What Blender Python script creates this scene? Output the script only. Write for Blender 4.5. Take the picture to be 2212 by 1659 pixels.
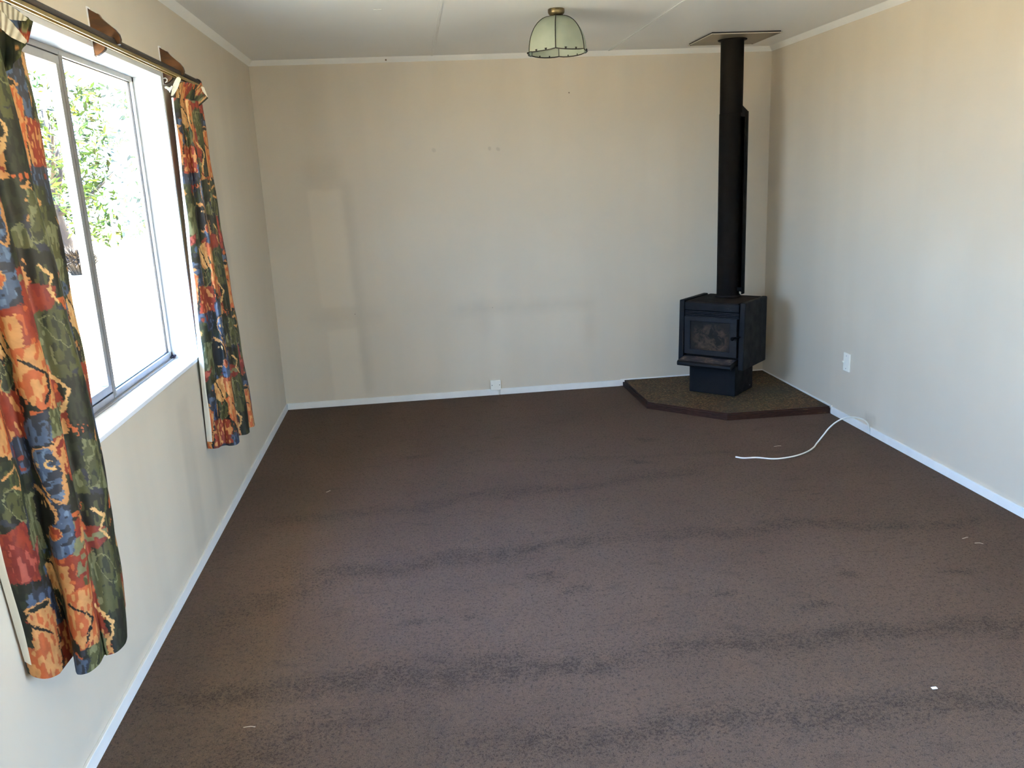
import bpy, bmesh, math, random
import numpy as np
from mathutils import Vector, Matrix
random.seed(7)
C = bpy.context.scene.collection
for o in list(bpy.data.objects):
    bpy.data.objects.remove(o)

# ------------------------------------------------------------------ camera
CP = Vector((1.0056, -6.029, 1.5661))
CR = Vector((0.9919, -0.1192, -0.0433)).normalized()
CF = Vector((0.1055, 0.9653, -0.239)).normalized()
CU = CR.cross(CF).normalized()
CR = CF.cross(CU).normalized()
cam_d = bpy.data.cameras.new('camera'); cam = bpy.data.objects.new('camera', cam_d); C.objects.link(cam)
cam.matrix_world = Matrix(((CR.x, CU.x, -CF.x, CP.x), (CR.y, CU.y, -CF.y, CP.y), (CR.z, CU.z, -CF.z, CP.z), (0, 0, 0, 1)))
cam_d.sensor_width = 36.0; cam_d.lens = 1795.86 / 2212 * 36
cam_d.clip_start = 0.05; cam_d.clip_end = 300
bpy.context.scene.camera = cam

# ------------------------------------------------------------------ light
sc = bpy.context.scene
sc.view_settings.view_transform = 'Standard'; sc.view_settings.look = 'None'
sc.view_settings.gamma = 1.0; sc.view_settings.use_curve_mapping = False
sc.view_settings.exposure = 0.03
W_ = bpy.data.worlds.new('sky'); sc.world = W_; W_.use_nodes = True
nt = W_.node_tree; nt.nodes.clear()
wo = nt.nodes.new('ShaderNodeOutputWorld'); bg = nt.nodes.new('ShaderNodeBackground')
tc = nt.nodes.new('ShaderNodeTexCoord'); sx = nt.nodes.new('ShaderNodeSeparateXYZ'); rp = nt.nodes.new('ShaderNodeValToRGB')
nt.links.new(tc.outputs['Generated'], sx.inputs[0]); nt.links.new(sx.outputs['Z'], rp.inputs[0])
rp.color_ramp.elements[0].position = 0.0; rp.color_ramp.elements[0].color = (0.45, 0.67, 1.0, 1)
rp.color_ramp.elements[1].position = 0.8; rp.color_ramp.elements[1].color = (0.20, 0.42, 1.0, 1)
nt.links.new(rp.outputs[0], bg.inputs[0]); bg.inputs[1].default_value = 30.0
nt.links.new(bg.outputs[0], wo.inputs[0])
sun_d = bpy.data.lights.new('sun', 'SUN'); sun_d.energy = 210; sun_d.angle = 0.01; sun_d.color = (1.0, 0.90, 0.74)
sun = bpy.data.objects.new('sun', sun_d); C.objects.link(sun)
sun.rotation_euler = Vector((-0.45, -0.30, -1.0)).to_track_quat('-Z', 'Y').to_euler()
sun.location = (4, 4, 8)
def portal(name, loc, look, sx_, sy_):
    d = bpy.data.lights.new(name, 'AREA'); d.shape = 'RECTANGLE'; d.size = sx_; d.size_y = sy_
    d.cycles.is_portal = True
    o = bpy.data.objects.new(name, d); C.objects.link(o); o.location = loc
    o.rotation_euler = Vector(look).to_track_quat('-Z', 'Z').to_euler()
portal('window_portal', (-0.16, -2.98, 1.45), (1, 0, 0), 1.6, 1.25)
portal('slider_portal', (-0.16, -6.3, 1.0), (1, 0, 0), 1.9, 2.05)
portal('doorway_portal', (3.79, -5.75, 1.0), (-1, 0, 0), 1.8, 2.05)

# ------------------------------------------------------------------ helpers
def lin(h):
    h = h.lstrip('#'); v = [int(h[i:i+2], 16) / 255 for i in (0, 2, 4)]
    return tuple(x / 12.92 if x <= 0.04045 else ((x + 0.055) / 1.055) ** 2.4 for x in v)
def at(px, ax, v):
    """the room point on the plane axis=v that photo pixel px shows"""
    d = CF * 1795.86 + CR * (px[0] - 1106) + CU * (829.5 - px[1])
    return CP + d * ((v - CP[ax]) / d[ax])
def tag(o, label=None, cat=None, group=None, kind=None):
    if label: o['label'] = label
    if cat: o['category'] = cat
    if group: o['group'] = group
    if kind: o['kind'] = kind
    return o
def thing(name, loc, label, cat, rz=0, group=None):
    o = bpy.data.objects.new(name, None); C.objects.link(o); o.location = loc; o.rotation_euler = (0, 0, rz)
    o.empty_display_size = 0.05
    return tag(o, label, cat, group)
def obj(name, bm, m, parent=None, smooth=False, kind=None, label=None):
    me = bpy.data.meshes.new(name)
    if isinstance(bm, bmesh.types.BMesh):
        bmesh.ops.recalc_face_normals(bm, faces=bm.faces); bm.to_mesh(me); bm.free()
    else:
        me.from_pydata(bm[0], [], bm[1]); me.update()
    if m: me.materials.append(m)
    if smooth:
        for p in me.polygons: p.use_smooth = True
    o = bpy.data.objects.new(name, me); C.objects.link(o)
    if parent: o.parent = parent
    if kind: o['kind'] = kind
    if label: o['label'] = label
    return o
def box(bm, x0, x1, y0, y1, z0, z1, bev=0.0, M=None):
    vs = [bm.verts.new((x, y, z)) for x in (x0, x1) for y in (y0, y1) for z in (z0, z1)]
    fs = [(0, 1, 3, 2), (4, 6, 7, 5), (0, 4, 5, 1), (2, 3, 7, 6), (0, 2, 6, 4), (1, 5, 7, 3)]
    ff = [bm.faces.new([vs[i] for i in f]) for f in fs]
    if bev > 0:
        es = set(e for f in ff for e in f.edges)
        r = bmesh.ops.bevel(bm, geom=list(es), offset=bev, segments=2, affect='EDGES', profile=0.5)
        vs = list({v for f in r['faces'] for v in f.verts} | {v for v in vs if v.is_valid})
    if M is not None:
        for v in vs:
            if v.is_valid: v.co = M @ v.co
    return bm
def bx(*a, bev=0.0, M=None): return box(bmesh.new(), *a, bev=bev, M=M)
def prism(pts, z0, z1, bev=0.0):
    bm = bmesh.new()
    a = [bm.verts.new((p[0], p[1], z0)) for p in pts]; b = [bm.verts.new((p[0], p[1], z1)) for p in pts]
    n = len(pts); bm.faces.new(a[::-1]); top = bm.faces.new(b)
    for i in range(n): bm.faces.new((a[i], a[(i+1) % n], b[(i+1) % n], b[i]))
    if bev: bmesh.ops.bevel(bm, geom=list(top.edges), offset=bev, segments=2, affect='EDGES')
    return bm
def lathe(prof, n=48, bm=None, c=(0, 0), a0=0, a1=2*math.pi):
    bm = bm or bmesh.new(); full = abs(a1 - a0 - 2*math.pi) < 1e-6
    m = n if full else n + 1; rings = []
    for r, z in prof:
        rings.append([bm.verts.new((c[0] + r*math.cos(a0+(a1-a0)*i/n), c[1] + r*math.sin(a0+(a1-a0)*i/n), z)) for i in range(m)])
    for A, B in zip(rings, rings[1:]):
        for i in range(n):
            j = (i+1) % m
            bm.faces.new((A[i], A[j], B[j], B[i]))
    return bm
def tube(pts, r, n=8, bm=None, cap=True):
    bm = bm or bmesh.new(); P = [Vector(p) for p in pts]; rings = []; up = None
    for i, p in enumerate(P):
        t = (P[min(i+1, len(P)-1)] - P[max(i-1, 0)]).normalized()
        if up is None:
            up = t.orthogonal().normalized()
        up = (up - t * up.dot(t)).normalized(); s = t.cross(up)
        rr = r[i] if isinstance(r, (list, tuple)) else r
        rings.append([bm.verts.new(p + (up*math.cos(2*math.pi*k/n) + s*math.sin(2*math.pi*k/n)) * rr) for k in range(n)])
    for A, B in zip(rings, rings[1:]):
        for k in range(n): bm.faces.new((A[k], A[(k+1) % n], B[(k+1) % n], B[k]))
    if cap: bm.faces.new(rings[0][::-1]); bm.faces.new(rings[-1])
    return bm
def ball(bm, c, r, seg=10, sc_=(1, 1, 1)):
    r0 = bmesh.ops.create_uvsphere(bm, u_segments=seg, v_segments=max(5, seg//2+1), radius=r)
    for v in r0['verts']: v.co = Vector((v.co.x*sc_[0], v.co.y*sc_[1], v.co.z*sc_[2])) + Vector(c)
    return bm
def catmull(P, n):
    P = np.array(P, float); Q = np.vstack([2*P[0]-P[1], P, 2*P[-1]-P[-2]]); out = []
    m = len(P) - 1
    for t in np.linspace(0, m, n):
        i = min(int(t), m-1); f = t - i
        a, b, c, d = Q[i], Q[i+1], Q[i+2], Q[i+3]
        out.append(0.5*((2*b) + (-a+c)*f + (2*a-5*b+4*c-d)*f*f + (-a+3*b-3*c+d)*f**3))
    return np.array(out)

# ------------------------------------------------------------------ materials
class NT:
    def __init__(s, name):
        s.m = bpy.data.materials.new(name); s.m.use_nodes = True; s.t = s.m.node_tree
        s.b = s.t.nodes['Principled BSDF']; s.out = s.t.nodes['Material Output']
        s.tc = None
    def n(s, typ, **k):
        x = s.t.nodes.new(typ)
        for a, v in k.items(): setattr(x, a, v)
        return x
    def l(s, a, b): s.t.links.new(a, b)
    def co(s, which='Object'):
        if not s.tc: s.tc = s.n('ShaderNodeTexCoord')
        return s.tc.outputs[which]
    def set(s, color=None, rough=None, metal=None, spec=None):
        if color is not None: s.b.inputs['Base Color'].default_value = (*color, 1)
        if rough is not None: s.b.inputs['Roughness'].default_value = rough
        if metal is not None: s.b.inputs['Metallic'].default_value = metal
        if spec is not None: s.b.inputs['Specular IOR Level'].default_value = spec
    def noise(s, scale, detail=4, rough=0.5, stretch=None, dist=0.0):
        x = s.n('ShaderNodeTexNoise'); x.inputs['Scale'].default_value = scale; x.inputs['Detail'].default_value = detail
        x.inputs['Roughness'].default_value = rough; x.inputs['Distortion'].default_value = dist
        if stretch:
            mp = s.n('ShaderNodeMapping'); mp.inputs['Scale'].default_value = stretch; s.l(s.co(), mp.inputs[0]); s.l(mp.outputs[0], x.inputs[0])
        else: s.l(s.co(), x.inputs[0])
        return x.outputs['Fac']
    def ramp(s, fac, stops, mode='LINEAR'):
        r = s.n('ShaderNodeValToRGB'); e = r.color_ramp; e.interpolation = mode
        e.elements[0].position = stops[0][0]; e.elements[0].color = (*stops[0][1], 1)
        e.elements[1].position = stops[-1][0]; e.elements[1].color = (*stops[-1][1], 1)
        for p, c in stops[1:-1]:
            x = e.elements.new(p); x.color = (*c, 1)
        s.l(fac, r.inputs[0]); return r.outputs[0]
    def fr(s, fac, a, b, lo=0.0, hi=1.0):
        x = s.n('ShaderNodeMapRange'); x.inputs[1].default_value = a; x.inputs[2].default_value = b
        x.inputs[3].default_value = lo; x.inputs[4].default_value = hi; s.l(fac, x.inputs[0]); return x.outputs[0]
    def math(s, op, a, b=None):
        x = s.n('ShaderNodeMath'); x.operation = op
        for i, v in enumerate((a, b)):
            if v is None: continue
            if isinstance(v, (int, float)): x.inputs[i].default_value = v
            else: s.l(v, x.inputs[i])
        return x.outputs[0]
    def mix(s, fac, a, b, mode='MIX'):
        x = s.n('ShaderNodeMix'); x.data_type = 'RGBA'; x.blend_type = mode
        for i, v in ((0, fac), (6, a), (7, b)):
            if isinstance(v, (int, float)): x.inputs[i].default_value = v
            elif isinstance(v, tuple): x.inputs[i].default_value = (*v, 1)
            else: s.l(v, x.inputs[i])
        return x.outputs[2]
    def color(s, c): s.l(c, s.b.inputs['Base Color']); return s
    def bump(s, h, strength=0.3, dist=0.01):
        x = s.n('ShaderNodeBump'); x.inputs['Strength'].default_value = strength; x.inputs['Distance'].default_value = dist
        s.l(h, x.inputs['Height']); s.l(x.outputs[0], s.b.inputs['Normal']); return s
def simple(name, c, rough=0.5, metal=0.0, spec=0.5, var=0.0, vs=30, bump=0.0):
    t = NT(name); t.set(c, rough, metal, spec)
    if var:
        n_ = t.noise(vs); t.color(t.mix(t.fr(n_, 0.3, 0.7), tuple(x*(1-var) for x in c), tuple(min(1, x*(1+var)) for x in c)))
        if bump: t.bump(n_, bump, 0.002)
    return t.m

WALL = lin('d1c5b1')
def wall_mat(name, rects=(), smears=(), spots=(), axis='X', tint=0.07):
    t = NT(name); t.set(WALL, 0.55, 0, 0.3)
    big = t.noise(1.1, 3, 0.5); fine = t.noise(60, 3, 0.6)
    c = t.mix(t.fr(big, 0.35, 0.7), tuple(x*(1-tint) for x in WALL), tuple(min(1, x*1.03) for x in WALL))
    vert = t.noise(1.0, 2, 0.5, stretch=(5, 5, 0.35))
    c = t.mix(t.fr(vert, 0.42, 0.62, 0, 0.5), c, tuple(x*0.93 for x in WALL))
    sp = t.n('ShaderNodeSeparateXYZ'); dn = t.n('ShaderNodeTexNoise'); dn.inputs['Scale'].default_value = 9; t.l(t.co(), dn.inputs[0])
    ad = t.n('ShaderNodeVectorMath'); ad.operation = 'MULTIPLY_ADD'; t.l(dn.outputs['Color'], ad.inputs[0])
    ad.inputs[1].default_value = (0.03, 0.03, 0.03); t.l(t.co(), ad.inputs[2]); t.l(ad.outputs[0], sp.inputs[0])
    H = sp.outputs[axis]; Z = sp.outputs['Z']
    def rect(x0, x1, z0, z1, soft, slant=0.0):
        cx, cz = (x0+x1)/2 + .015, (z0+z1)/2 + .015
        hx = H if not slant else t.math('ADD', H, t.math('MULTIPLY', t.math('SUBTRACT', Z, cz), slant))
        a = t.fr(t.math('ABSOLUTE', t.math('SUBTRACT', hx, cx)), (x1-x0)/2+soft, (x1-x0)/2-soft)
        b = t.fr(t.math('ABSOLUTE', t.math('SUBTRACT', Z, cz)), (z1-z0)/2+soft, (z1-z0)/2-soft)
        return t.math('MULTIPLY', a, b)
    for r in rects:
        m = rect(*r[:5], slant=r[6] if len(r) > 6 else 0)
        c = t.mix(t.math('MULTIPLY', m, r[5]), c, tuple(min(1, x*1.07) for x in WALL))
    for r in smears:
        m = rect(*r[:5], slant=r[6] if len(r) > 6 else 0); k = t.math('MULTIPLY', m, t.fr(t.noise(6, 3), 0.3, 0.7, 0.2, r[5]))
        c = t.mix(k, c, (WALL[0]*0.62, WALL[1]*0.64, WALL[2]*0.66))
    for (h, z, r, k) in spots:
        dx = t.math('SUBTRACT', H, h+.015); dz = t.math('SUBTRACT', Z, z+.015)
        d = t.math('SQRT', t.math('ADD', t.math('MULTIPLY', dx, dx), t.math('MULTIPLY', dz, dz)))
        c = t.mix(t.fr(d, r, r*0.5, 0, k), c, (0.12, 0.08, 0.05))
    t.color(c); t.bump(fine, 0.06, 0.002); return t.m
M_back = wall_mat('painted_back_wall', rects=[(0.31, 0.545, 0.73, 1.55, 0.012, 0.55, 0.03), (0.35, 0.57, -0.1, 0.565, 0.012, 0.6, 0.03)],
                  smears=[(0.24, 0.72, 0.60, 0.70, 0.07, 0.28), (0.55, 0.62, 0.1, 1.6, 0.03, 0.3, 0.03), (1.25, 2.3, 0.63, 0.68, 0.055, 0.42), (1.44, 1.50, 0.5, 0.72, 0.06, 0.3),
                          (2.23, 2.30, 0.35, 0.6, 0.06, 0.28), (0.28, 0.55, 1.57, 1.75, 0.05, 0.25)],
                  spots=[(1.582, 1.778, 0.016, 0.2), (1.641, 1.776, 0.016, 0.2), (1.19, 1.784, 0.018, 0.15), (2.155, 2.13, 0.006, 0.9), (0.55, 0.67, 0.005, 0.6), (1.545, 0.655, 0.004, 0.7)])
M_left = wall_mat('painted_left_wall', axis='Y', rects=[(-3.1, -2.62, 0.15, 0.75, 0.02, 0.25), (-3.6, -3.3, 0.1, 0.72, 0.02, 0.2), (-5.2, -4.6, 0.2, 1.3, 0.05, .15)],
                  smears=[(-2.62, -2.45, 0.05, 0.72, 0.03, 0.35), (-2.2, -2.1, 0.1, 0.7, 0.03, 0.3), (-1.5, -1.3, 0.1, 1.9, 0.06, 0.25)])
M_right = wall_mat('painted_right_wall', axis='Y', smears=[(-1.62, -1.5, 0.06, 0.12, 0.012, 0.5)])
M_rear = wall_mat('painted_rear_wall')
def ceil_mat():
    t = NT('semi_gloss_ceiling_paint'); c = lin('f2eee6'); t.set(c, 0.42, 0, 0.5)
    n = t.noise(0.9, 3); t.color(t.mix(t.fr(n, 0.35, 0.7), tuple(x*0.96 for x in c), tuple(x*1.03 for x in c)))
    t.bump(t.noise(3, 2), 0.03, 0.01); return t.m
M_ceil = ceil_mat()
M_trim = simple('white_gloss_trim', lin('e9e7e0'), 0.35, spec=0.5, var=0.03, vs=12)
M_corn = simple('cream_cornice_paint', lin('f6f1e6'), 0.45, var=0.02, vs=9)
M_wwhite = simple('white_window_liner', lin('f0f0f0'), 0.35, var=0.015, vs=15)
def alu(name, c, r): return simple(name, c, r, 0.35, var=0.05, vs=40)
M_alu = alu('brushed_aluminium', lin('8c8a86'), 0.45)
M_gask_shade = simple('black_rubber_gasket_and_gap_shade', (0.01, 0.01, 0.012), 0.6, var=0.2)
def glass_mat():
    t = NT('clear_window_glass'); t.t.nodes.remove(t.b)
    tr = t.n('ShaderNodeBsdfTransparent'); tr.inputs[0].default_value = (0.96, 0.98, 0.97, 1)
    gl = t.n('ShaderNodeBsdfGlossy'); gl.inputs['Roughness'].default_value = 0.02
    f = t.n('ShaderNodeFresnel'); f.inputs[0].default_value = 1.45; mx = t.n('ShaderNodeMixShader')
    g = t.n('ShaderNodeNewGeometry'); k = t.math('MULTIPLY', f.outputs[0], t.math('SUBTRACT', 1.0, g.outputs['Backfacing']))
    t.l(k, mx.inputs[0]); t.l(tr.outputs[0], mx.inputs[1]); t.l(gl.outputs[0], mx.inputs[2]); t.l(mx.outputs[0], t.out.inputs[0])
    return t.m
M_glass = glass_mat()
def carpet():
    t = NT('brown_loop_carpet'); t.set((0.1, 0.08, 0.075), 0.95, 0, 0.1)
    a, b = lin('5e5046'), lin('51443b')
    c = t.mix(t.fr(t.noise(0.8, 3), 0.35, 0.65), b, a)
    c = t.mix(t.fr(t.noise(0.55, 2), 0.45, 0.65, 0, 0.5), c, lin('574b3e'))
    # long trodden, slightly rucked bands running across the room, and a few blotches
    dn = t.n('ShaderNodeTexNoise'); dn.inputs['Scale'].default_value = 3.2; dn.inputs['Detail'].default_value = 4; t.l(t.co(), dn.inputs[0])
    ad = t.n('ShaderNodeVectorMath'); ad.operation = 'MULTIPLY_ADD'; t.l(dn.outputs['Color'], ad.inputs[0]); ad.inputs[1].default_value = (.3, .3, 0); t.l(t.co(), ad.inputs[2])
    sp = t.n('ShaderNodeSeparateXYZ'); t.l(ad.outputs[0], sp.inputs[0]); X, Y = sp.outputs['X'], sp.outputs['Y']
    med = t.noise(16, 5, 0.72); mask = None
    def acc(m_):
        nonlocal mask
        mask = m_ if mask is None else t.math('MAXIMUM', mask, m_)
    for x0, y0, x1, y1, w, k in ((.1, -2.18, 2.6, -1.92, .10, .6), (.35, -2.80, 1.9, -2.64, .11, .8), (1.8, -2.66, 3.6, -2.82, .08, .7), (.05, -3.58, 1.7, -3.58, .10, .95), (1.6, -3.57, 3.3, -3.66, .10, .9), (.1, -3.15, .7, -2.78, .13, .7), (1.0, -3.96, 2.9, -4.05, .12, .9), (.2, -3.95, .9, -3.75, .12, .7), (1.2, -1.5, 3.2, -1.75, .05, .35), (.3, -4.6, 3.4, -4.7, .15, .7)):
        sl = (y1-y0)/(x1-x0); yc = t.math('ADD', t.math('MULTIPLY', t.math('SUBTRACT', X, x0+.15), sl), y0+.15)
        m_ = t.fr(t.math('ABSOLUTE', t.math('SUBTRACT', Y, yc)), w, w*.15)
        ex = t.fr(t.math('ABSOLUTE', t.math('SUBTRACT', X, (x0+x1)/2+.15)), (x1-x0)/2+.15, (x1-x0)/2-.25, 0, k)
        acc(t.math('MULTIPLY', m_, ex))
    for x0, y0 in ((.95, -3.23), (1.39, -2.95), (1.54, -3.08), (.91, -1.3), (2.14, -1.73), (2.59, -3.23), (2.39, -3.4), (1.12, -3.25), (2.09, -3.23), (3.04, -3.29), (2.3, -1.3), (1.7, -4.35)):
        dx = t.math('SUBTRACT', X, x0+.15); dy = t.math('MULTIPLY', t.math('SUBTRACT', Y, y0+.15), 1.5)
        acc(t.fr(t.math('SQRT', t.math('ADD', t.math('MULTIPLY', dx, dx), t.math('MULTIPLY', dy, dy))), .085, .02, 0, .8))
    mask = t.math('MULTIPLY', mask, t.fr(med, .36, .62, .15, 1))
    c = t.mix(t.math('MULTIPLY', mask, 0.42), c, lin('2f2b26'))
    cl_m = t.fr(t.noise(7.5, 5, .7, stretch=(1, 1.7, 1)), .56, .70, 0, .38); c = t.mix(cl_m, c, lin('332c27'))
    gr = t.noise(48, 4, .75); c = t.mix(t.fr(gr, .50, .66, 0, .42), c, lin('332a27'))
    spk = t.noise(95, 3, 0.75); thr = t.math('SUBTRACT', .575, t.math('MULTIPLY', mask, .12))
    c = t.mix(t.math('MULTIPLY', t.fr(t.math('SUBTRACT', spk, thr), -.02, .05), .62), c, lin('211a18'))
    tuft = t.noise(330, 2, 0.7); c = t.mix(t.fr(tuft, 0.45, 0.65, 0.0, 0.4), c, lin('756962'))
    t.color(c); t.bump(t.math('ADD', tuft, t.math('MULTIPLY', spk, 1.5)), 0.7, 0.006); return t.m
M_carpet = carpet()

# ------------------------------------------------------------------ room shell
RW, RH, Y0, Y1, TH = 3.625, 2.4, 0.0, -7.4, 0.14
WY0, WY1, WZ0, WZ1 = -3.765, -2.195, 0.848, 2.047      # left window opening
SX0, SX1, SZ = -7.1, -5.7, 2.02                         # sliding door opening in the left wall, behind the camera
def st(name, bm, m, **k): return tag(obj(name, bm, m, **k), kind='structure')
n = 60
st('floor', bx(-TH, RW+TH, Y1-TH, Y0+TH, -0.12, 0.0), M_carpet)
st('ceiling', bx(-TH, RW+TH, Y1-TH, Y0+TH, RH, RH+0.12), M_ceil)
st('wall_back', bx(-TH, RW+TH, 0, TH, -0.1, RH+.05), M_back)
DY0, DY1, DZ = -6.6, -4.9, 2.02                          # second glazed door, in the right wall beside the camera
b = bmesh.new(); box(b, RW, RW+TH, DY1, 0, -0.1, RH+.05); box(b, RW, RW+TH, Y1, DY0, -0.1, RH+.05); box(b, RW, RW+TH, DY0, DY1, DZ, RH+.05)
st('wall_right', b, M_right)
b = bmesh.new()
box(b, -TH, 0, SX1, WY0-.019, -0.1, RH+.05); box(b, -TH, 0, Y1, SX0, -0.1, RH+.05); box(b, -TH, 0, SX0, SX1, SZ, RH+.05); box(b, -TH, 0, SX0, SX1, -0.1, -0.001); box(b, -TH, 0, WY1+.019, 0, -0.1, RH+.05)
box(b, -TH, 0, WY0-.019, WY1+.019, -0.1, WZ0-.016); box(b, -TH, 0, WY0-.019, WY1+.019, WZ1+.0195, RH+.05)
st('wall_left', b, M_left)
st('wall_rear', bx(0, RW, Y1-TH, Y1, -0.1, RH), M_rear)
# eaves outside keep the high sun off the glass, as a house has
st('eaves', bx(-0.75, RW+0.75, Y1-0.75, Y0+0.75, RH+0.13, RH+0.2), M_trim)
# ceiling sheet joints
for k, x in enumerate((1.217, 2.437)):
    b = bmesh.new(); box(b, x-.005, x+.005, Y1, -0.03, RH-.004, RH+.002); box(b, x+.012, x+.0145, Y1, -0.03, RH-.0012, RH+.002); box(b, x-.0145, x-.012, Y1, -0.03, RH-.0012, RH+.002)
    st('trim_%d' % (k+1), b, M_ceil)
# cornice: bevelled strips
cs = 0.032
def cornice(name, pts):
    b = bmesh.new(); vs = [b.verts.new(p) for p in pts]
    for f in ((0, 1, 2), (3, 5, 4), (0, 3, 4, 1), (1, 4, 5, 2), (2, 5, 3, 0)): b.faces.new([vs[i] for i in f])
    return st(name, b, M_corn)
e = .0005
cornice('trim_3', [(0, -e, RH-cs), (cs, -cs, RH), (0, 0, RH), (RW, -e, RH-cs), (RW-cs, -cs, RH), (RW, 0, RH)])
cornice('trim_4', [(e, 0, RH-cs), (cs, -cs, RH), (0, 0, RH), (e, Y1, RH-cs), (cs, Y1, RH), (0, Y1, RH)])
cornice('trim_5', [(RW-e, 0, RH-cs), (RW-cs, -cs, RH), (RW, 0, RH), (RW-e, Y1, RH-cs), (RW-cs, Y1, RH), (RW, Y1, RH)])
# baseboards: flat board with eased top edge
def board(name, x0, x1, y0, y1, h=0.047): return st(name, bx(x0, x1, y0, y1, 0, h, bev=0.0018), M_trim)
t_ = 0.011
board('baseboard_back', 0.0, 1.568, -t_, 0.0); board('baseboard_back.001', 1.5705, 2.495, -t_, 0.0)
board('baseboard_back.002', 2.495, RW, -0.005, 0.0, 0.052)
board('baseboard_left', 0, t_, Y1, -t_)
board('baseboard_right', RW-t_, RW, -1.583, -1.106); board('baseboard_right.001', RW-t_, RW, DY1+.02, -1.586)
board('baseboard_right.002', RW-.005, RW, -1.104, -0.005, 0.052)

# ------------------------------------------------------------------ window_1
win = bpy.data.objects.new('window_1', None); C.objects.link(win); win['kind'] = 'structure'; win.location = (0, (WY0+WY1)/2, WZ0)
def wp(name, bm, m, par=None, **k):
    o = obj(name, bm, m, **k); o.parent = par or win
    o.matrix_parent_inverse = Matrix.Translation(-Vector(win.location)); return o
FX0, FX1 = -0.138, -0.108
lt = 0.019
# liner boards, edge proud of the wall
wp('head_liner', bx(FX0, 0.003, WY0-lt, WY1+lt, WZ1, WZ1+lt, bev=.001), M_wwhite)
wp('side_liner', bx(FX0, 0.003, WY1, WY1+lt, WZ0, WZ1, bev=.001), M_wwhite)
wp('side_liner', bx(FX0, 0.003, WY0-lt, WY0, WZ0, WZ1, bev=.001), M_wwhite)
wp('sill_board', bx(FX0, 0.006, WY0-lt, WY1+lt, WZ0-.0155, WZ0, bev=.0015), M_wwhite)
fw_ = 0.020; MY = -2.965
b = bmesh.new()
box(b, FX0, FX1, WY0, WY1, WZ0, WZ0+fw_+.012, .001); box(b, FX0, FX1, WY0, WY1, WZ1-fw_, WZ1, .001)
box(b, FX0, FX1, WY1-fw_, WY1, WZ0, WZ1, .001); box(b, FX0, FX1, WY0, WY0+fw_, WZ0, WZ1, .001)
box(b, FX1, FX1+.012, WY0, WY1, WZ0, WZ0+.008, .001)
wp('outer_frame', b, M_alu)
b = bmesh.new(); box(b, FX0, FX1+.002, MY, MY+.018, WZ0+.01, WZ1-.01, .001); box(b, FX0, FX1-.006, MY+.018, MY+.034, WZ0+.01, WZ1-.01, .001)
box(b, FX1+.002, FX1+.005, MY+.003, MY+.006, WZ0+.02, WZ1-.02); box(b, FX1+.002, FX1+.005, MY+.012, MY+.015, WZ0+.02, WZ1-.02)
wp('mullion', b, M_alu)
# fixed light: gasket and pane
def ring(y0, y1, z0, z1, w, x0, x1, bev=0.0):
    b = bmesh.new(); box(b, x0, x1, y0, y1, z0, z0+w, bev); box(b, x0, x1, y0, y1, z1-w, z1, bev)
    box(b, x0, x1, y0, y0+w, z0+w, z1-w, bev); box(b, x0, x1, y1-w, y1, z0+w, z1-w, bev); return b
gz0, gz1 = WZ0+fw_+.012, WZ1-fw_
wp('gasket', ring(MY+.034, WY1-fw_, gz0, gz1, .003, -.128, -.120), M_gask_shade)
wp('window_pane', bx(-.1255, -.1215, MY+.036, WY1-fw_-.002, gz0+.002, gz1-.002), M_glass)
# left sash, sitting in black rubber seal
sy1 = MY-.010; sy0 = WY0+fw_+.004
b = ring(sy0-.004, sy1+.010, gz0-.002, gz1+.001, .008, -.136, -.112); wp('sash_seal', b, M_gask_shade)
b = ring(sy0, sy1, gz0+.007, gz1-.005, .027, -.134, -.106, .001)
sash = wp('sash', b, M_alu)
def sub(name, bm, m): 
    o = obj(name, bm, m); o.parent = sash; o.matrix_parent_inverse = Matrix.Translation(-Vector(win.location)); return o
sub('sash_gasket', ring(sy0+.027, sy1-.027, gz0+.034, gz1-.032, .009, -.132, -.112), M_gask_shade)
sub('window_pane', bx(-.126, -.122, sy0+.029, sy1-.029, gz0+.036, gz1-.034), M_glass)
b = bmesh.new(); box(b, -.106, -.085, -3.36, -3.245, WZ0+.040, WZ0+.044, .001); box(b, -.104, -.090, -3.35, -3.26, WZ0+.018, WZ0+.040, .001)
sub('window_stay', b, simple('blue_grey_stay', lin('5c6a96'), 0.3, 0.6, var=.1))
# dead-leaf grime in the far bottom corner
b = bmesh.new()
for k in range(16):
    ball(b, (-.098 + random.uniform(-.006, .008), WY1-.02+random.uniform(-.02, .016), WZ0+.012+random.uniform(-.003, .004)), random.uniform(.0035, .0065), 7)
tag(obj('grime_clump', b, simple('dark_grime', (0.02, 0.016, 0.03), 0.9, var=.4, vs=200), smooth=True), 'small dark clump of grime in the far corner of the window sill', 'grime')

# sliding door behind the camera
dr = bpy.data.objects.new('door_1', None); C.objects.link(dr); dr['kind'] = 'structure'; dr.location = (0, -6.3, 0)
def dp(name, bm, m): o = obj(name, bm, m); o.parent = dr; o.matrix_parent_inverse = Matrix.Translation(-Vector(dr.location)); return o
b = bmesh.new(); xa, xb = -.11, -.05
box(b, xa, xb, SX0, SX1, 0, .05); box(b, xa, xb, SX0, SX1, SZ-.05, SZ); box(b, xa, xb, SX0, SX0+.05, .05, SZ-.05); box(b, xa, xb, SX1-.05, SX1, .05, SZ-.05); box(b, xa, xb, -6.43, -6.37, .05, SZ-.05)
dp('door_frame', b, M_alu)
dp('glass_panel', bx(xa+.025, xa+.031, SX0+.05, -6.43, .05, SZ-.05), M_glass); dp('glass_panel', bx(xa+.025, xa+.031, -6.37, SX1-.05, .05, SZ-.05), M_glass)
dp('door_handle', bx(-.05, -.02, -6.315, -6.285, .9, 1.1, bev=.004), M_gask_shade)

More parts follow.
